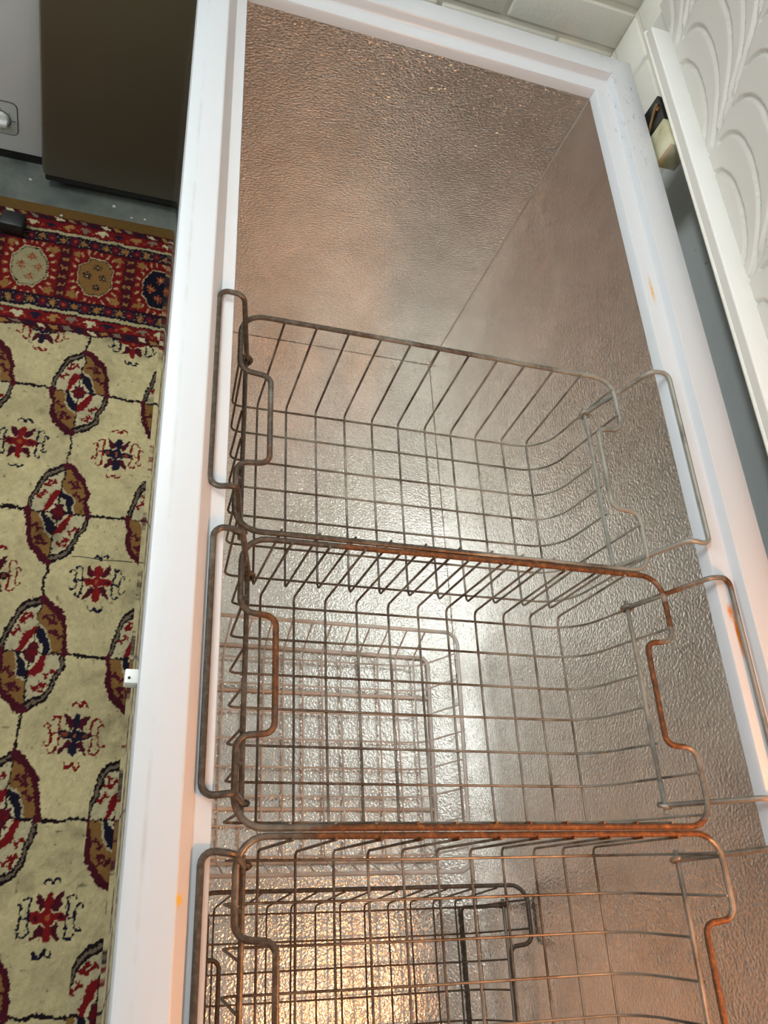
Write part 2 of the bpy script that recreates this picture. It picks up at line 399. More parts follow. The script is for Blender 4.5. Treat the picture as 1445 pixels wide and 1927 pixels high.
# outer body panels, base, feet
bx0, bx1, by0, by1, bz = -0.0345, W+0.0345, -L-0.0345, 0.0345, ZF+0.022
for nm, bb in (('front_panel', (bx0, bx0+0.004, by0, by1)), ('back_panel', (bx1-0.004, bx1, by0, by1)),
               ('end_panel', (bx0+0.004, bx1-0.004, by1-0.004, by1)), ('end_panel', (bx0+0.004, bx1-0.004, by0, by0+0.004))):
    under(MB().box(*bb, bz, 0.0135).build(nm, M['body_white'], smooth=0))
under(MB().box(bx0+0.004, bx1-0.004, by0+0.004, by1-0.004, bz, bz+0.02).build('base', M['black_plastic'], smooth=0))
for fx in (bx0+0.05, bx1-0.05):
    for fy in (by0+0.08, by1-0.08):
        under(MB().cyl((fx, fy, ZF), (fx, fy, bz), 0.02, 0.016).build('foot', M['black_plastic']))
a = Mat('skirt_gloss', (0.34, 0.33, 0.29, 1), 0.06); a.b.inputs['Coat Weight'].default_value = 1.0; a.b.inputs['Coat Roughness'].default_value = 0.03; M['skirt_gloss'] = a.m
sk = under(MB().box(-0.0606, bx0-0.0002, by0-0.02, by1+0.02, -0.190, 0.0130, 0.0012).build('front_skirt', M['skirt_gloss'])); tag(sk, 'glossy strip under the front rim')
# embossed liner panels
t = 0.003
lp = under(MB().box(0, W, -L, 0, -D-t, -D).build('liner_floor', M['liner_floor'], smooth=0)); tag(lp, 'embossed metal freezer floor')
lb = under(MB().box(W, W+t, -L, 0, -D-t, 0.002).build('liner_back', M['liner_back'], smooth=0)); tag(lb, 'embossed metal back wall of the freezer')
le = under(MB().box(0, W, 0, t, -D-t, 0.002).build('liner_end', M['liner_end'], smooth=0)); tag(le, 'embossed metal end wall of the freezer')
under(MB().box(-t, 0, -L, 0, -D-t, 0.002).build('liner_front', M['liner_back'], smooth=0))
under(MB().box(0, W, -L-t, -L, -D-t, 0.002).build('liner_end', M['liner_end'], smooth=0))
# seams where the panels meet
a = Mat('seam_metal', (0.52, 0.46, 0.40, 1), 0.6, 0.3); M['seam_metal'] = a.m
def seam(p, q, r, mat, parent):
    p, q = Vector(p), Vector(q); k = 40
    pts = [p.lerp(q, i/k) + Vector((random.uniform(-1, 1), random.uniform(-1, 1), random.uniform(-1, 1)))*0.0004 for i in range(k+1)]
    o = MB().tube(pts, r, 6).build('seam', mat); under(o, fz); return o
seam((W-0.0003, -0.0003, -D), (W-0.0003, -0.0003, 0.0), 0.0008, M['seam_metal'], le)
seam((0.0, -0.0002, -D+0.0003), (W, -0.0002, -D+0.0003), 0.0005, M['seam_dark'], le)
seam((W-0.0002, -L, -D+0.0003), (W-0.0002, 0, -D+0.0003), 0.0005, M['seam_dark'], lb)
# lock tab on the front rim
lk = under(MB().box(-0.0705, -0.0605, -0.8965, -0.8850, -0.010, 0.004, 0.0012).build('lock_tab', M['lid_white'])); tag(lk, 'small white lock tab on the front rim')
under(MB().cyl((-0.0672, -0.8925, 0.0042), (-0.0672, -0.8925, 0.0046), 0.0011, n=10).build('lock_hole', M['black_plastic'])).parent = lk
lk.children[0].matrix_parent_inverse = (Matrix.Translation(fz.location) @ lk.matrix_parent_inverse).inverted() if False else Matrix.Identity(4)

# lid, standing open behind the freezer
LX0, LX1, LZ0, LZ1, LY1, LY0 = 0.600, 0.655, 0.060, 0.80, 0.152, -L-0.12
lid = under(MB().box(LX0+0.008, LX1, LY0, LY1, LZ0-0.015, LZ1, 0.006).build('lid', M['lid_cream'])); tag(lid, 'open white lid with grooved fan pattern on its inner face')
MB().box(0.5712, LX0+0.0079, LY0, 0.082, LZ0+0.0065, 0.0790, 0.0010).build('lid_border', M['lid_white'], lid)
MB().box(0.5696, 0.5712, LY0, 0.0835, LZ0+0.0065, 0.0768).build('border_strip', M['gasket'], lid, 0)
MB().tube([(0.5735, LY0, LZ0+0.0035), (0.5735, 0.090, LZ0+0.0035)], 0.0045, 10).build('gasket', M['lid_cream'], lid)
MB().box(0.5745, LX0+0.008, LY0, 0.088, LZ0+0.001, LZ0+0.0065).build('border_base', M['gasket'], lid, 0)
PER = 0.2175
rib_a = [(0.0087, 0.0770), (0.0045, 0.0870), (-0.0025, 0.0918), (-0.0248, 0.1008), (-0.0633, 0.1037), (-0.1028, 0.0982), (-0.1296, 0.0904), (-0.1506, 0.0770)]
rib_b = [(0.0414, 0.0995), (0.0416, 0.1134), (0.0274, 0.1272), (0.0037, 0.1351), (-0.0361, 0.1369), (-0.0735, 0.1323), (-0.1003, 0.1247), (-0.1236, 0.1146), (-0.1552, 0.0968), (-0.170, 0.086)]
rib_c = [(0.0669, 0.1345), (0.0660, 0.1476), (0.0539, 0.1623), (0.0320, 0.1713), (0.0101, 0.1743), (-0.0239, 0.1735), (-0.0559, 0.1666), (-0.0860, 0.1549), (-0.1117, 0.1402), (-0.1404, 0.1208), (-0.1600, 0.0990)]
rib_d = [(0.0964, 0.1726), (0.0960, 0.1845), (0.0890, 0.1971), (0.0749, 0.2058), (0.040, 0.2125), (0.005, 0.2090), (-0.031, 0.2008), (-0.0616, 0.1898), (-0.0938, 0.1737), (-0.1163, 0.1531), (-0.1330, 0.1345)]
rib_e = [(0.1288, 0.2117), (0.1292, 0.2259), (0.120, 0.239), (0.102, 0.248), (0.070, 0.252), (0.035, 0.249), (0.0, 0.2405), (-0.035, 0.227), (-0.066, 0.212), (-0.0941, 0.1893)]
stem = [(-0.020, 0.290), (-0.045, 0.252), (-0.066, 0.2233), (-0.0941, 0.1893), (-0.1096, 0.1733), (-0.126, 0.155), (-0.1402, 0.1373), (-0.1518, 0.1186), (-0.1628, 0.1016), (-0.1750, 0.0770)]
def smooth_path(pts, it=2):
    for _ in range(it):
        out = [pts[0]]
        for p_, q_ in zip(pts[:-1], pts[1:]):
            out.append((p_[0]*.75+q_[0]*.25, p_[1]*.75+q_[1]*.25)); out.append((p_[0]*.25+q_[0]*.75, p_[1]*.25+q_[1]*.75))
        out.append(pts[-1]); pts = out
    return np.array(pts)
# inner panel: one dense sheet with the fan grooves pressed into it
pg = 0.0022
py = np.arange(LY0+0.004, LY1-0.002, pg); pz = np.arange(0.0770, LZ1-0.01, pg)
PY, PZ = np.meshgrid(py, pz)
dep = np.zeros_like(PY)
for row in range(4):
    for k in range(-2, 9):
        for nm, pts in (('a', rib_a), ('b', rib_b), ('c', rib_c), ('d', rib_d), ('e', rib_e), ('s', stem)):
            sp_ = smooth_path(pts) + np.array([-k*PER + 0.12*row, 0.185*row])
            if nm == 'a' and row: continue
            w_ = 0.0029 if nm != 's' else 0.0038
            y0_, z0_ = sp_.min(0)-0.008; y1_, z1_ = sp_.max(0)+0.008
            ii = np.where((pz >= z0_) & (pz <= z1_))[0]; jj = np.where((py >= y0_) & (py <= y1_))[0]
            if len(ii) == 0 or len(jj) == 0: continue
            sl = (slice(ii[0], ii[-1]+1), slice(jj[0], jj[-1]+1))
            qy, qz = PY[sl], PZ[sl]; best = np.full(qy.shape, 9.0)
            for a_, b_ in zip(sp_[:-1], sp_[1:]):
                d_ = b_-a_; l2 = float(d_ @ d_)
                t_ = np.clip(((qy-a_[0])*d_[0]+(qz-a_[1])*d_[1])/max(l2, 1e-12), 0, 1)
                best = np.minimum(best, np.hypot(qy-a_[0]-t_*d_[0], qz-a_[1]-t_*d_[1]))
            f_ = np.clip(1-(best/w_)**2, 0, 1)
            dep[sl] = np.maximum(dep[sl], 0.0046*np.sqrt(f_))
nyp, nzp = len(py), len(pz)
cop = np.stack([LX0+0.0005+dep, PY, PZ], -1).reshape(-1, 3)
idp = np.arange(nyp*nzp).reshape(nzp, nyp)
qp = np.stack([idp[:-1, :-1], idp[1:, :-1], idp[1:, 1:], idp[:-1, 1:]], -1).reshape(-1)
mp = bpy.data.meshes.new('lid_panel'); npq = (nyp-1)*(nzp-1)
mp.vertices.add(len(cop)); mp.vertices.foreach_set('co', cop.astype(np.float32).ravel())
mp.loops.add(npq*4); mp.loops.foreach_set('vertex_index', qp.astype(np.int32))
mp.polygons.add(npq); mp.polygons.foreach_set('loop_start', np.arange(0, npq*4, 4, dtype=np.int32))
mp.update(calc_edges=True); mp.polygons.foreach_set('use_smooth', np.ones(npq, dtype=bool))
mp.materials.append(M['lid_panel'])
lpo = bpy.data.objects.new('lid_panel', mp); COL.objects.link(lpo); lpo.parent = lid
# lamp in the lid
a = Mat('bulb_glow', (1, 0.7, 0.4, 1), 0.3); a.b.inputs['Emission Color'].default_value = (1.0, 0.56, 0.25, 1); a.b.inputs['Emission Strength'].default_value = 30; M['bulb_glow'] = a.m
V, F = [], []; ns, nr = 14, 8
for i in range(nr+1):
    th = PI*i/nr
    for j in range(ns):
        V.append((LAMP.x + 0.016*math.cos(th), LAMP.y + 0.013*math.sin(th)*math.cos(2*PI*j/ns), LAMP.z + 0.013*math.sin(th)*math.sin(2*PI*j/ns)))
for i in range(nr):
    for j in range(ns): F.append((i*ns+j, i*ns+(j+1) % ns, (i+1)*ns+(j+1) % ns, (i+1)*ns+j))
bl = mesh('lamp_bulb', V, F, M['bulb_glow'], lid)
MB().cyl((LAMP.x+0.013, LAMP.y, LAMP.z), (LX0+0.002, LAMP.y, LAMP.z), 0.009, 0.014).build('lamp_socket', M['lid_white'], lid)

# hinges
for hy in (0.0, -1.16):
    hg = under(MB().box(0.5665, 0.5985, hy-0.0890, hy-0.0430, 0.0185, 0.0575).build('hinge', M['hinge_black'], smooth=0)); tag(hg, 'dark metal lid hinge')
    MB().tube(fillet([(0.5655, hy-0.080, 0.026), (0.5640, hy-0.066, 0.043), (0.5640, hy-0.058, 0.0555)], 0.008), 0.0022, 8).build('spring_arm', M['brass_old'], hg)
    MB().cyl((0.5672, hy-0.061, 0.0500), (0.5625, hy-0.061, 0.0500), 0.0048, 0.0036, 12).build('hinge_pin', M['brass_old'], hg)
    MB().box(0.5655, 0.5985, hy-0.1395, hy-0.0895, 0.0185, 0.0575, 0.0010).build('hinge_plate', M['hinge_plate'], hg)

# ------------------------------------------------------------------ wire baskets
HX, HY, HB = 0.222, 0.1255, 0.145
def hanging_basket(name, cx, cy, zr, mats, hl, hr, label, group, lean=0.0, rows=0.0):
    """mats: (rim, wire, rod, handle); hl/hr: handle way-points in the x-z plane, bar last (local)"""
    root = empty(name, (cx, cy, zr-HB)); tag(root, label, 'basket', group)
    Z = HB                                                     # local height of the rim
    jit = lambda s=0.0010: random.uniform(-s, s)
    sh = lambda pts: [Vector((q_[0], q_[1]+lean*max(0.0, (HB-q_[2])/HB), q_[2])) for q_ in pts]
    k = 0.032; e = 0.054
    loop = [(-HX, HY, Z), (HX, HY, Z), (HX, e, Z), (HX-k, e-0.003, Z-0.001), (HX-k, -e+0.003, Z-0.001), (HX, -e, Z), (HX, -HY, Z), (-HX, -HY, Z), (-HX, -e, Z), (-HX+k, -e+0.003, Z-0.001), (-HX+k, e-0.003, Z-0.001), (-HX, e, Z)]
    rad = [0.024, 0.024, 0.013, 0.010, 0.010, 0.013, 0.024, 0.024, 0.013, 0.010, 0.010, 0.013]
    pts = fillet(loop, rad, 6, True)
    # subdivide the long straights so that they can sag a little
    full = []
    for a_, b_ in zip(pts, pts[1:]+pts[:1]):
        m_ = max(1, int((b_-a_).length/0.04))
        full += [a_.lerp(b_, i/m_) for i in range(m_)]
    full = [p_ + Vector((0, 0, 0.0012*math.sin(9*p_.x+3*cx+cy*7))) for p_ in full]
    MB().tube(full, 0.0028, 10, True).build('rim', mats[0], root)
    for s in (-1, 1):
        MB().tube(sh([(s*0.2085, y_, Z-0.047+0.0008*math.sin(y_*40)) for y_ in np.linspace(-0.112, 0.112, 9)]), 0.0025, 8).build('side_rod', mats[2], root)
    for i in range(11):                                        # cross wires, U shaped
        x_ = -0.177+0.0354*i + jit()
        y1 = HY-0.0032
        b_ = fillet([(x_+jit(.0012), y1, Z+0.003), (x_, y1-0.006+jit(), 0.0013), (x_+jit(.0006), 0.0+jit(), 0.0013+jit(.0006)), (x_, -y1+0.006+jit(), 0.0013), (x_+jit(.0012), -y1, Z+0.003)], [0, 0.007, 0.2, 0.007, 0], 5)
        MB().tube(sh(b_), 0.00130, 7).build('wire', mats[1], root)
    for i in range(7):                                         # long wires, curved up at both ends
        y_ = 0.108-0.036*i + rows + jit()
        to_rim = i in (0, 1, 5, 6)
        ex, ez = (HX-0.0042, Z+0.002) if to_rim else (0.2115, Z-0.043)
        p_ = fillet([(-ex, y_+jit(), ez), (-0.2085, y_, 0.0038), (0.0, y_+jit(), 0.0038), (0.198, y_, 0.0038), (ex, y_+jit(), ez)], [0, 0.011, 0.5, 0.044, 0], 7)
        MB().tube(sh(p_), 0.00130, 7).build('wire', mats[1], root)
    for s, way in ((-1, hl), (1, hr)):
        yh = 0.1035
        half = [(x_, z_) for x_, z_ in way]
        path = [(x_, yh + (0.007 if i == len(half)-1 else 0.004*i), z_) for i, (x_, z_) in enumerate(half)]
        path = path + [(q_[0], -q_[1], q_[2]) for q_ in path[::-1]]
        nn = len(half)
        rr = [0] + [0.010]*(nn-2) + [0.009, 0.009] + [0.010]*(nn-2) + [0]
        h_ = MB().tube(sh(fillet(path, rr, 5)), 0.0027, 9)
        for sy in (1, -1):                                     # eye bent round the side rod
            c0 = Vector((s*0.2085, sy*yh, Z-0.047))
            ring = [c0 + Vector((math.cos(t_)*0.0054, sy*0.0015*math.sin(t_), math.sin(t_)*0.0054)) for t_ in np.linspace(0, 2*PI, 14)[:-1]]
            h_.tube(sh(ring), 0.0025, 7, True)
        h_.build('handle', mats[3], root)
    return root
ZR = -0.025
def hang(cx, xl, xr, zl=0.0212, zrr=0.0212):
    z = lambda v: v-ZR+HB
    hl = [(-0.2085, z(-0.067)), (xl+0.024-cx, z(zl+0.001)), (xl-cx, z(zl))]
    hr = [(0.2085, z(-0.067)), (xr-0.024-cx, z(zrr+0.001)), (xr-cx, z(zrr))]
    return hl, hr
GH = 'wire baskets hung from the freezer rim'
hl, hr = hang(0.235, -0.0165, 0.5015, 0.0232, 0.0200)
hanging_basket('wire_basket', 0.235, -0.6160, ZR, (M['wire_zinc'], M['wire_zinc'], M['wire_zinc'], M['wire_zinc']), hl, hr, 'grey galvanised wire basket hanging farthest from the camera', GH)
hl, hr = hang(0.2435, -0.0105, 0.5130)
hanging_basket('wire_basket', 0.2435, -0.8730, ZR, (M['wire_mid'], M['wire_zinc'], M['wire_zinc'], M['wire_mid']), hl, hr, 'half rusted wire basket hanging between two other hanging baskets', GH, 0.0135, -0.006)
hl, hr = hang(0.2465, -0.0080, 0.5140)
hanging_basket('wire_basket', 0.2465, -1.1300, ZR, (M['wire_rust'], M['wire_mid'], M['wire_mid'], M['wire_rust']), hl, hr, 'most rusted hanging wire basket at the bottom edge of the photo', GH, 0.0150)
# basket standing on its folded-down handles on the freezer floor
zr5 = -0.4725
zl = lambda v: v-zr5+HB
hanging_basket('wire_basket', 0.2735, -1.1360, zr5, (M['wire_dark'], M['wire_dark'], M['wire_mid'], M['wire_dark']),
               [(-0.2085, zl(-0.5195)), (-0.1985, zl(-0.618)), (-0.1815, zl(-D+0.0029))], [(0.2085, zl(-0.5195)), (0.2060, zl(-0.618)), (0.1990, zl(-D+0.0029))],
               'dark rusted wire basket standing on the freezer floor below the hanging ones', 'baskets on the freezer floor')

# pale coated basket with a foot frame, on the floor
g = empty('wire_basket', (0.25, -0.797, -D)); tag(g, 'pale grey coated wire basket standing on the freezer floor', 'basket', 'baskets on the freezer floor')
mc = M['wire_coated']
rx0, rx1, ry0, ry1, rz = 0.028-0.25, 0.473-0.25, -0.983+0.797, -0.611+0.797, 0.075
MB().tube(fillet([(rx0, ry1, rz), (rx1, ry1-0.004, rz), (rx1-0.010, ry0, rz), (rx0, ry0, rz)], 0.020, 6, True), 0.0032, 9, True).build('rim', mc, g)
fx0, fx1, fy0, fy1 = 0.060-0.25, 0.447-0.25, -0.960+0.797, -0.633+0.797
MB().tube(fillet([(fx0, fy1, 0.0033), (fx1, fy1-0.004, 0.0033), (fx1-0.006, fy0, 0.0033), (fx0, fy0, 0.0033)], 0.014, 6, True), 0.0031, 9, True).build('foot_frame', mc, g)
MB().tube([(fx0, -0.7065+0.797, 0.0033), (fx1-0.001, -0.7065+0.797, 0.0033)], 0.0030, 8).build('foot_bar', mc, g)
MB().tube([(fx0, -0.885+0.797, 0.0033), (fx1-0.004, -0.885+0.797, 0.0033)], 0.0030, 8).build('foot_bar', mc, g)
for i in range(12):
    x_ = 0.067+0.0319*i-0.25
    p_ = fillet([(x_, ry1-0.003, rz+0.001), (x_, -0.640+0.797, 0.0078), (x_, -0.955+0.797, 0.0078), (x_, ry0+0.003, rz+0.001)], [0, 0.018, 0.018, 0], 6)
    MB().tube(p_, 0.0014, 7).build('wire', mc, g)
for i in range(8):
    y_ = -0.655-0.0425*i+0.797
    yt = y_ + 0.004
    p_ = fillet([(rx0+0.003, yt, rz+0.001), (0.068-0.25, y_, 0.0104), (0.425-0.25, y_, 0.0104), (rx1-0.007, yt, rz+0.001)], [0, 0.03, 0.04, 0], 6)
    MB().tube(p_, 0.0014, 7).build('wire', mc, g)

# ------------------------------------------------------------------ fridge and white appliance
FY = 0.385
fr = empty('refrigerator', (-0.03, FY, ZF)); tag(fr, 'dark brown metallic refrigerator standing beyond the rug', 'refrigerator')
def at(o, root): o.parent = root; o.matrix_parent_inverse = Matrix.Translation(root.location).inverted(); return o
at(MB().box(-0.300, 0.245, FY+0.045, FY+0.62, ZF+0.055, 0.80, 0.006).build('body', M['fridge_side']), fr)
at(MB().box(-0.306, 0.250, FY, FY+0.043, ZF+0.030, 0.80, 0.012).build('door', M['fridge_dark']), fr)
at(MB().box(-0.300, 0.245, FY+0.004, FY+0.040, ZF+0.018, ZF+0.0315, 0.004).build('door_trim', M['black_plastic']), fr)
at(MB().box(-0.270, 0.22, FY+0.03, FY+0.06, ZF+0.006, ZF+0.054).build('kick_plate', M['black_plastic'], smooth=0), fr)
for fx in (-0.26, 0.20):
    for fy in (FY+0.075, FY+0.58): at(MB().cyl((fx, fy, ZF), (fx, fy, ZF+0.056), 0.016, 0.013).build('foot', M['black_plastic']), fr)
at(MB().tube(fillet([(-0.037, FY, -0.275), (-0.037, FY-0.022, -0.275), (-0.037, FY-0.022, -0.425), (-0.037, FY, -0.425)], 0.008), 0.0045, 9).build('handle', M['chrome']), fr)

AY = 0.447
ap = empty('white_appliance', (-0.60, AY, ZF)); tag(ap, 'white appliance with a round dial beside the dark fridge', 'appliance')
at(MB().box(-0.94, -0.3085, AY, AY+0.55, ZF+0.020, 0.10, 0.006).build('body', M['appliance_white']), ap)
at(MB().box(-0.92, -0.313, AY+0.003, AY+0.53, ZF, ZF+0.020).build('plinth', M['black_plastic'], smooth=0), ap)
def rrect(x0, x1, z0, z1, r): return fillet([(x0, 0, z0), (x1, 0, z0), (x1, 0, z1), (x0, 0, z1)], r, 6, True)
px0, px1, pz0, pz1 = -0.475, -0.3580, -0.690, -0.612
loop = [Vector((v.x, AY-0.0005, v.z)) for v in rrect(px0, px1, pz0, pz1, 0.012)]
at(mesh('dial_panel', [(v.x, AY-0.0012, v.z) for v in loop], [tuple(range(len(loop)))], M['panel_grey'], smooth=0), ap)
at(MB().tube(loop, 0.0011, 6, True).build('panel_outline', M['line_dark']), ap)
kc = (-0.391, -0.655)
at(MB().tube([(kc[0]+0.0205*math.cos(t_), AY-0.0015, kc[1]+0.0205*math.sin(t_)) for t_ in np.linspace(0, 2*PI, 33)[:-1]], 0.0009, 6, True).build('dial_ring', M['line_dark']), ap)
kn = at(MB().cyl((kc[0], AY-0.001, kc[1]), (kc[0], AY-0.010, kc[1]), 0.0185, 0.0170, 28).build('knob', M['knob_white']), ap)
gp = MB().box(kc[0]-0.016, kc[0]+0.016, AY-0.022, AY-0.009, kc[1]-0.0055, kc[1]+0.0055, 0.003).build('knob_grip', M['knob_white']); gp.parent = kn; gp.rotation_euler = (0, 0, 0)
for ang, ln in ((0, 0.006), (0.75, 0.0025), (-0.8, 0.0025), (-1.45, 0.0025), (1.5, 0.0025)):
    c_, s_ = math.cos(ang), math.sin(ang)
    at(MB().tube([(kc[0]+0.0235*c_, AY-0.0016, kc[1]+0.0235*s_), (kc[0]+(0.0235+ln)*c_, AY-0.0016, kc[1]+(0.0235+ln)*s_)], 0.0008, 6).build('dial_mark', M['line_dark']), ap)

# ------------------------------------------------------------------ the rug: pile coloured knot by knot
RX0, RX1, RY0, RY1, GS = -0.82, -0.004, -1.62, 0.336, 0.00160
nx, ny = int((RX1-RX0)/GS)+1, int((RY1-RY0)/GS)+1
gx = np.linspace(RX0, RX1, nx); gy = np.linspace(RY0, RY1, ny)
GX, GY = np.meshgrid(gx, gy)
def vnoise(scale, seed):
    r = np.random.default_rng(seed); m1, m2 = int((RY1-RY0)*scale)+3, int((RX1-RX0)*scale)+3
    A = r.random((m1, m2)); fy = (GY-RY0)*scale; fx = (GX-RX0)*scale
    i, j = fy.astype(int), fx.astype(int); u, v = fy-i, fx-j; u = u*u*(3-2*u); v = v*v*(3-2*v)
    return (A[i, j]*(1-u)*(1-v)+A[i+1, j]*u*(1-v)+A[i, j+1]*(1-u)*v+A[i+1, j+1]*u*v)
wx = GX - 0.030*np.clip(GY+0.38, -9, 0.37) + (vnoise(60, 1)-.5)*0.006 + (vnoise(330, 2)-.5)*0.0040
wy = GY + (vnoise(60, 3)-.5)*0.006 + (vnoise(330, 4)-.5)*0.0040 + 0.004*np.sin(GX*7)
S = lambda r, g_, b: np.array(srgb(r, g_, b)[:3])
CREAM, WHITE, TAN, OCHRE = S(214, 198, 150), S(220, 206, 164), S(160, 118, 66), S(122, 92, 48)
RED, MAROON, NAVY, DARK, GREY = S(138, 30, 32), S(82, 26, 38), S(36, 33, 52), S(36, 26, 30), S(136, 120, 98)
ORANGE = S(178, 92, 52)
IMG = np.empty((ny, nx, 3)); IMG[:] = CREAM
IMG *= (0.66 + 0.34*vnoise(9, 5) + 0.22*vnoise(40, 6) + 0.16*vnoise(140, 16))[..., None]
def P(mask, col):
    IMG[mask] = col
def ell(cx, cy, a_, b_, x=None, y=None): return (((wx if x is None else x)-cx)/a_)**2 + (((wy if y is None else y)-cy)/b_)**2 < 1
def win(cx, cy, rx, ry):
    i0, i1 = max(0, int((cy-ry-RY0)/GS)), min(ny, int((cy+ry-RY0)/GS)+2); j0, j1 = max(0, int((cx-rx-RX0)/GS)), min(nx, int((cx+rx-RX0)/GS)+2)
    return (slice(i0, i1), slice(j0, j1)) if i1 > i0 and j1 > j0 else None
MX, MY, DX, DY = -0.182, -0.1275, 0.165, 0.2537
def paint(sl, mask, col): IMG[sl][mask] = col
# grid lines of the field
for k in range(-8, 4):
    P(np.abs(wx-(MX+k*DX)) < 0.0022, DARK)
for k in range(0, 9):
    P(np.abs(wy-(MY-k*DY)) < 0.0025, DARK)
def medallion(cx, cy):
    sl = win(cx, cy, 0.062, 0.115)
    if sl is None: return
    u, v = wx[sl]-cx, wy[sl]-cy
    A, B = 0.0490, 0.0930
    r = np.sqrt((u/A)**2+(v/B)**2); th = np.arctan2(v/B, u/A)
    Rb = 1.02+0.055*np.abs(np.cos(4*th+0.4))-0.02
    pale = (u*v < 0)                             # upper left and lower right quarters
    paint(sl, (r < Rb) & pale, DARK); paint(sl, (r < Rb) & ~pale, MAROON)
    paint(sl, (r < Rb-0.065) & (r > Rb-0.125) & pale, GREY*0.8)
    paint(sl, (r < Rb-0.18) & pale, WHITE*0.9); paint(sl, (r < Rb-0.16) & ~pale, TAN*0.85)
    # inner star of long triangles
    d = np.abs(u)/0.031+np.abs(v)/0.056
    dd = d + 0.16*np.cos(2*th*2)
    paint(sl, dd < 1.10, WHITE*0.8)
    paint(sl, (dd < 1.0) & pale, RED*0.92); paint(sl, (dd < 1.0) & ~pale, NAVY*0.8)
    paint(sl, d < 0.60, WHITE)
    rr = np.sqrt((u/0.0105)**2+(v/0.0165)**2); paint(sl, rr < 1+0.12*np.cos(8*th), MAROON*1.1)
    paint(sl, (rr < 0.75) & (np.cos(4*th) > 0.2), RED*0.75)
    # small red animals in the quarters
    for sx in (-1, 1):
        for sy in (-1, 1):
            for (mx, my, ro) in ((0.0155, 0.0560, 0.9), (0.0300, 0.0335, 0.8), (0.0235, 0.0680*0.66+0.012, 0.4)):
                x_, y_ = u-sx*mx, v-sy*my
                c_, s_ = math.cos(ro*sx*sy), math.sin(ro*sx*sy); xr_, yr_ = c_*x_+s_*y_, -s_*x_+c_*y_
                m_ = ((np.abs(xr_) < 0.0022) & (np.abs(yr_) < 0.0085)) | ((np.abs(np.abs(yr_)-0.0065) < 0.0022) & (np.abs(xr_) < 0.0052))
                paint(sl, m_ & (r < 0.86), RED*0.85 if (sx*sy < 0) else MAROON*1.15)
    paint(sl, ((np.abs(u) < 0.0013) | (np.abs(v) < 0.0014)) & (r < Rb) & (rr > 0.9), DARK)
    for (ox, oy) in ((A, 0), (-A, 0), (0, B), (0, -B)): paint(sl, ((u-ox)/0.0055)**2+((v-oy)/0.007)**2 < 1, MAROON*1.2)
def motif(cx, cy, red):
    sl = win(cx, cy, 0.06, 0.07)
    if sl is None: return
    u, v = wx[sl]-cx, wy[sl]-cy
    main, hook = (RED, NAVY*0.8) if red else (NAVY, RED*0.9)
    leaf = MAROON
    for s in (-1, 1):
        for t_ in (-1, 1):                       # diagonal leaves
            x_, y_ = s*u, t_*v; q = (x_-0.0125)*0.55+(y_-0.021)*0.83; w_ = -(x_-0.0125)*0.83+(y_-0.021)*0.55
            paint(sl, (np.abs(q) < 0.0125) & (np.abs(w_) < 0.0048*(1-0.75*np.maximum(q, -0.004)/0.0125)), leaf)
        # side hooks
        x_ = s*u
        for t_ in (-1, 1):
            y_ = t_*v
            ring = np.abs(np.sqrt((x_-0.0300)**2+(y_-0.0215)**2)-0.0055) < 0.0015; paint(sl, ring & (y_ > 0.0205), hook)
            paint(sl, (np.abs(x_-0.0250-0.0*(y_-0.01)) < 0.0016) & (y_ > 0.0) & (y_ < 0.023), hook)
            paint(sl, (np.abs(x_-0.0365) < 0.0014) & (y_ > -0.001) & (y_ < 0.0135), hook); ring = np.abs(np.sqrt((x_-0.0405)**2+(y_-0.0125)**2)-0.0042) < 0.0014; paint(sl, ring & (y_ > 0.0115), hook)
        paint(sl, (np.abs(v) < 0.0015) & (x_ > 0.02) & (x_ < 0.0365), hook)
        # caps above and below
        y_ = s*v
        for c_ in (-1, 1):
            ring = np.abs(np.sqrt((u-c_*0.0062)**2+((y_-0.0450)*0.8)**2)-0.0048) < 0.0016; paint(sl, ring & (y_ > 0.0435), hook)
        paint(sl, (np.abs(u) < 0.0035) & (np.abs(y_-0.0462) < 0.0022), hook)
    paint(sl, (u/0.0062)**2+((np.abs(v)-0.0215)/0.0125)**2 < 1, main)
    paint(sl, ((np.abs(u)-0.0140)/0.0105)**2+(v/0.0070)**2 < 1, main)
    paint(sl, (u/0.0085)**2+(v/0.0105)**2 < 1, main)
    paint(sl, ((np.abs(u)-0.0165)/0.0042)**2+(v/0.0032)**2 < 1, leaf*0.9 if red else ORANGE*0.6)
    paint(sl, (u/0.003)**2+(v/0.0042)**2 < 1, ORANGE)
for i in range(-6, 3):
    for j in range(0, 8):
        medallion(MX+i*DX, MY-j*DY)
    for j in range(-1, 7):
        motif(MX+DX/2+i*DX, -0.2500-j*0.2565, (i+j) % 2 == 1)
# soiling of the field
soil = np.clip((vnoise(22, 8)*0.6+vnoise(70, 9)*0.4-0.62)*3, 0, 1)
spots = np.clip((vnoise(160, 10)-0.90)*14, 0, 1)
IMG *= (1-0.42*soil-0.55*spots)[..., None]
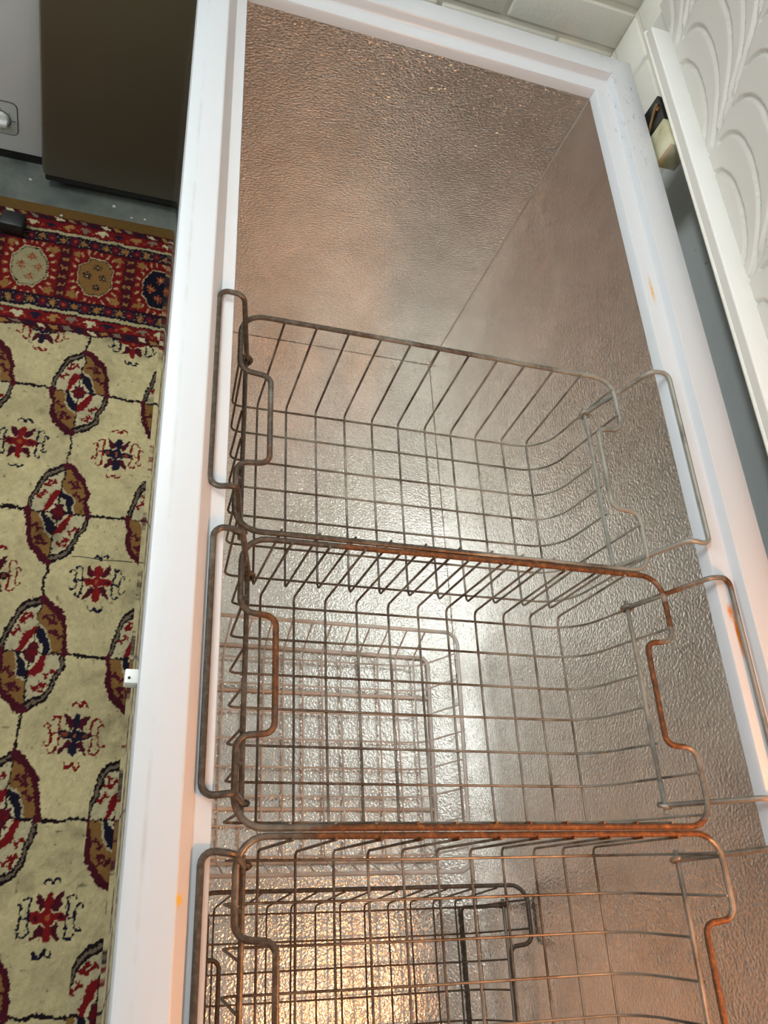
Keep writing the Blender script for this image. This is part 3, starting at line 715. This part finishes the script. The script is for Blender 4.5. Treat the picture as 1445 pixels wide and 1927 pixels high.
# end border
def band(y0, y1): return (wy > y0) & (wy <= y1)
P(wy > 0.0075, DARK)
P(band(0.0095, 0.0240), MAROON*0.85); P(band(0.285, 0.3005), MAROON*0.85)
for yc in (0.0165, 0.2930):
    ph = (wx + (wy-yc)*0.9)/0.0235; k = np.floor(ph).astype(int); f = ph-k
    m_ = (f > 0.18) & (f < 0.72) & (np.abs(wy-yc) < 0.0042)
    for q, col in enumerate((WHITE, TAN*1.1, GREY, NAVY)): P(m_ & (k % 4 == q), col)
P(band(0.0240, 0.0475), RED*0.85); P(band(0.2605, 0.2850), RED*0.85)
for yc, sg in ((0.0355, 1), (0.2730, 1)):
    ph = wx/0.0335; k = np.floor(ph).astype(int); x_ = (ph-k-0.5)*0.0335; y_ = wy-yc
    bird = (((np.abs(x_)-0.0070)**2/0.0050**2+(y_-0.001)**2/0.0048**2 < 1) & ~((np.abs(x_)-0.0080)**2+(y_+0.002)**2 < 0.0028**2)) | ((np.abs(x_) < 0.0030) & (np.abs(y_) < 0.0075)) | ((np.abs(x_) < 0.008) & (np.abs(y_-0.0055) < 0.0020))
    for q, col in enumerate((TAN*1.2, GREY*1.05, WHITE, NAVY)): P(bird & (k % 4 == q), col)
    dot = ((np.abs(x_)-0.0167)**2+(y_+0.004)**2 < 0.0030**2); P(dot, ORANGE*0.9)
    P(((np.abs(x_)-0.0167)**2+(y_+0.004)**2 < 0.0013**2), RED)
P(band(0.0500, 0.0570), CREAM*0.80); P(band(0.2525, 0.2590), CREAM*0.80)
for y0, y1 in ((0.0595, 0.0850), (0.2275, 0.2505)):
    P(band(y0, y1), NAVY*0.72); yc = (y0+y1)/2
    ph = wx/0.0205; k = np.floor(ph).astype(int); x_ = (ph-k-0.5)*0.0205; y_ = wy-yc
    r_ = np.sqrt(x_**2+(y_*0.85)**2); th = np.arctan2(y_, x_)
    P((r_ < 0.0088) & (k % 2 == 0), MAROON*1.25); P((r_ < 0.0040) & (k % 2 == 0), RED*1.1); P((r_ < 0.0018) & (k % 2 == 0), ORANGE)
    P((r_ < 0.0060+0.0028*np.cos(8*th)) & (k % 2 == 1), TAN*1.15); P((r_ < 0.0020) & (k % 2 == 1), ORANGE*1.1)
    P((np.abs(np.abs(x_)-0.01025) < 0.0014) & (np.abs(np.abs(y_)-0.0075) < 0.0016), GREY*1.2)
P(band(0.0850, 0.0885), MAROON*0.6); P(band(0.2240, 0.2275), MAROON*0.6)
P(band(0.0885, 0.2240), RED*0.80)
OX, OP, OY = -0.3100, 0.1250, 0.1555
ph = (wx-OX)/OP+0.5; k = np.floor(ph).astype(int); x_ = (ph-k-0.5)*OP; y_ = wy-OY; inb = band(0.0885, 0.2240)
r_ = np.sqrt((x_/0.0315)**2+(y_/0.0480)**2); th = np.arctan2(y_/0.0480, x_/0.0315)
oc = np.maximum(np.maximum(np.abs(x_)/0.0310, np.abs(y_)/0.0475), (np.abs(x_)/0.0310+np.abs(y_)/0.0475)/1.42)
rays = (np.cos(th*22) > 0.25) & (r_ > 1.28) & (r_ < 1.62) & inb; P(rays & (np.abs(x_) < 0.049), ORANGE*0.85)
P((np.cos(th*22) > 0.75) & (r_ > 1.30) & (r_ < 1.52) & inb & (np.abs(x_) < 0.046), CREAM*0.8)
for sx in (-1, 1):
    for sy in (-1, 1): P(((x_-sx*0.040)/0.0085)**2+((y_-sy*0.054)/0.0085)**2 < 1+0.4*np.cos(5*np.arctan2(y_-sy*0.054, x_-sx*0.040)), TAN*0.95)
P(oc < 1.10, CREAM*0.72); P(oc < 1.03, DARK)
for q, (fill, fl_) in enumerate(((CREAM*0.62, ORANGE*0.75), (TAN*0.80, DARK), (NAVY*0.62, ORANGE))):
    P((oc < 0.985) & (k % 3 == q), fill)
    for (fx, fy) in ((0, 0.026), (0, -0.026), (-0.0155, 0.0), (0.0155, 0.0)):
        rr = np.sqrt((x_-fx)**2+((y_-fy)*0.85)**2); tt = np.arctan2(y_-fy, x_-fx)
        P((rr < 0.0064+0.0032*np.cos(8*tt)) & (k % 3 == q) & (oc < 0.97), fl_)
        P((rr < 0.0018) & (k % 3 == q), CREAM*0.7)
sepm = (np.abs(np.abs(x_)-OP/2) < 0.0105) & inb; P(sepm, MAROON*0.85)
ys_ = ((wy-0.0885)/0.0225); f = ys_-np.floor(ys_)-0.5; xs_ = (np.abs(x_)-OP/2)
P(sepm & (np.abs(xs_) < 0.0065) & (np.abs(f)*0.0225 < 0.0012+np.abs(xs_)*0.75) & (np.abs(f) < 0.34), TAN*0.95)
P(band(0.3005, 0.3040), MAROON*0.7)
P(wy > 0.3040, OCHRE)
tone = (0.90+0.16*vnoise(300, 11))
IMG *= tone[..., None]
IMG = np.clip(IMG*0.76, 0.004, 1)
hgt = 0.0065 + 0.0014*vnoise(25, 12) + 0.0014*vnoise(120, 13) + 0.0012*vnoise(300, 14)
hgt[GY > 0.303] = 0.003
hgt[:, 0] = 0.0005; hgt[0, :] = 0.0005; hgt[-1, :] = 0.0005
co = np.stack([GX, GY, ZF+hgt], -1).reshape(-1, 3).astype(np.float32)
me = bpy.data.meshes.new('rug')
nq = (nx-1)*(ny-1)
idx = np.arange(nx*ny).reshape(ny, nx)
q = np.stack([idx[:-1, :-1], idx[:-1, 1:], idx[1:, 1:], idx[1:, :-1]], -1).reshape(-1)
me.vertices.add(nx*ny); me.vertices.foreach_set('co', co.ravel())
me.loops.add(nq*4); me.loops.foreach_set('vertex_index', q.astype(np.int32))
me.polygons.add(nq); me.polygons.foreach_set('loop_start', np.arange(0, nq*4, 4, dtype=np.int32))
me.update(calc_edges=True)
me.polygons.foreach_set('use_smooth', np.ones(nq, dtype=bool))
ca = me.color_attributes.new('knots', 'FLOAT_COLOR', 'POINT')
ca.data.foreach_set('color', np.concatenate([IMG.reshape(-1, 3), np.ones((nx*ny, 1))], 1).astype(np.float32).ravel())
a = Mat('rug_wool', rough=0.95); a.b.inputs['Specular IOR Level'].default_value = 0.1
at_ = a.node('ShaderNodeAttribute'); at_.attribute_name = 'knots'; a.base(at_.outputs['Color'])
a.bump(a.noise(420, 4, 0.7), 0.8, 0.004)
me.materials.append(a.m)
rug = bpy.data.objects.new('rug', me); COL.objects.link(rug)
tag(rug, 'patterned oriental rug with cream field, oval medallions and red border', 'rug')

# ------------------------------------------------------------------ small things on the floor
zt = ZF+0.0085
pb = empty('power_plug', (-0.342, 0.249, zt)); tag(pb, 'black plastic plug lying on the red rug border', 'plug')
MB().box(-0.022, 0.022, -0.020, 0.018, 0.0, 0.030, 0.004).build('plug_body', M['black_plastic'], pb)
for i in range(3): MB().box(0.0215, 0.0240, -0.014+0.011*i, -0.009+0.011*i, 0.004, 0.026, 0.001).build('grip_rib', M['black_plastic'], pb)
MB().box(-0.046, -0.0215, -0.0025, 0.0025, 0.012, 0.017, 0.0008).build('prong', M['brass_old'], pb)
MB().box(-0.040, -0.0215, 0.009, 0.012, 0.008, 0.018, 0.0006).build('prong', M['brass_old'], pb)
pb.rotation_euler = (0, 0, -0.06)
o = MB().tube([(-0.150+0.010*i, -0.459-0.0002*i+0.0010*math.sin(i*0.9), zt+0.0006) for i in range(11)], 0.0006, 5).build('loose_thread', M['thread']); tag(o, 'thin dark thread lying across the cream rug field', 'thread')
for i, (x_, y_, r_) in enumerate(((-0.158, 0.372, 0.005), (-0.258, 0.312, 0.004), (-0.092, 0.352, 0.0035), (-0.330, 0.40, 0.004), (-0.12, 0.349, 0.003))):
    V = []; F = []
    for a_ in range(5):
        V.append((r_*math.cos(a_*1.257)*(0.7+0.5*random.random()), r_*0.6*math.sin(a_*1.257), 0))
    V = V + [(v[0]*0.6, v[1]*0.6, r_*0.6) for v in V]
    F = [(b_, (b_+1) % 5, 5+(b_+1) % 5, 5+b_) for b_ in range(5)] + [(4, 3, 2, 1, 0), (5, 6, 7, 8, 9)]
    o = mesh('crumb', V, F, M['crumb'], smooth=0); o.location = (x_, y_, ZF if y_ > 0.34 else ZF+0.004)
    tag(o, ('largest pale crumb on the concrete under the front of the dark fridge', 'pale crumb on the ochre rug edge', 'rightmost pale crumb near the white freezer rim', 'pale crumb on the concrete in front of the white appliance', 'smallest pale crumb on the concrete near the rug edge')[i], 'crumb', 'crumbs in front of the fridge')

# bodies for the ceiling light, the added second fitting and the added spot
a = Mat('tube_glow', (0.95, 0.97, 0.95, 1), 0.5); a.b.inputs['Emission Color'].default_value = (0.92, 0.98, 1, 1); a.b.inputs['Emission Strength'].default_value = 6; M['tube_glow'] = a.m
for (fc, pd, pu), lab in zip(FITS, ('white light fitting hung under the ceiling above the rug', 'unseen white light fitting added above the fridge to share out the light')):
    cf = empty('light_fitting', fc); tag(cf, lab, 'ceiling light', 'light fittings under the ceiling')
    MB().box(-0.1, 0.1, -0.3, 0.3, -0.012, 0.012, 0.004).build('diffuser', M['tube_glow'], cf)
    for sy in (-1, 1):
        MB().box(-0.106, 0.106, sy*0.312-0.012, sy*0.312+0.012, -0.018, 0.018, 0.003).build('end_cap', M['lid_white'], cf)
        MB().cyl((0, sy*0.312, 0.016), (0, sy*0.312, ZC-fc[2]), 0.004, n=10).build('hanger', M['lid_white'], cf)
sf = empty('added_spot', SPOT); tag(sf, 'small unseen tilted spot added to brighten the freezer floor', 'ceiling light')
rot = (AIM-SPOT).to_track_quat('-Z', 'Y')
hd = MB().box(-0.075, 0.075, -0.17, 0.17, 0.004, 0.06, 0.008).build('head', M['lid_white'], sf); hd.rotation_mode = 'QUATERNION'; hd.rotation_quaternion = rot
ln = MB().box(-0.06, 0.06, -0.15, 0.15, 0.0015, 0.0045).build('lens', M['tube_glow'], sf, 0); ln.rotation_mode = 'QUATERNION'; ln.rotation_quaternion = rot
MB().cyl((0, 0, 0.03), (0, 0, ZC-SPOT.z), 0.008, n=12).build('stem', M['lid_white'], sf)
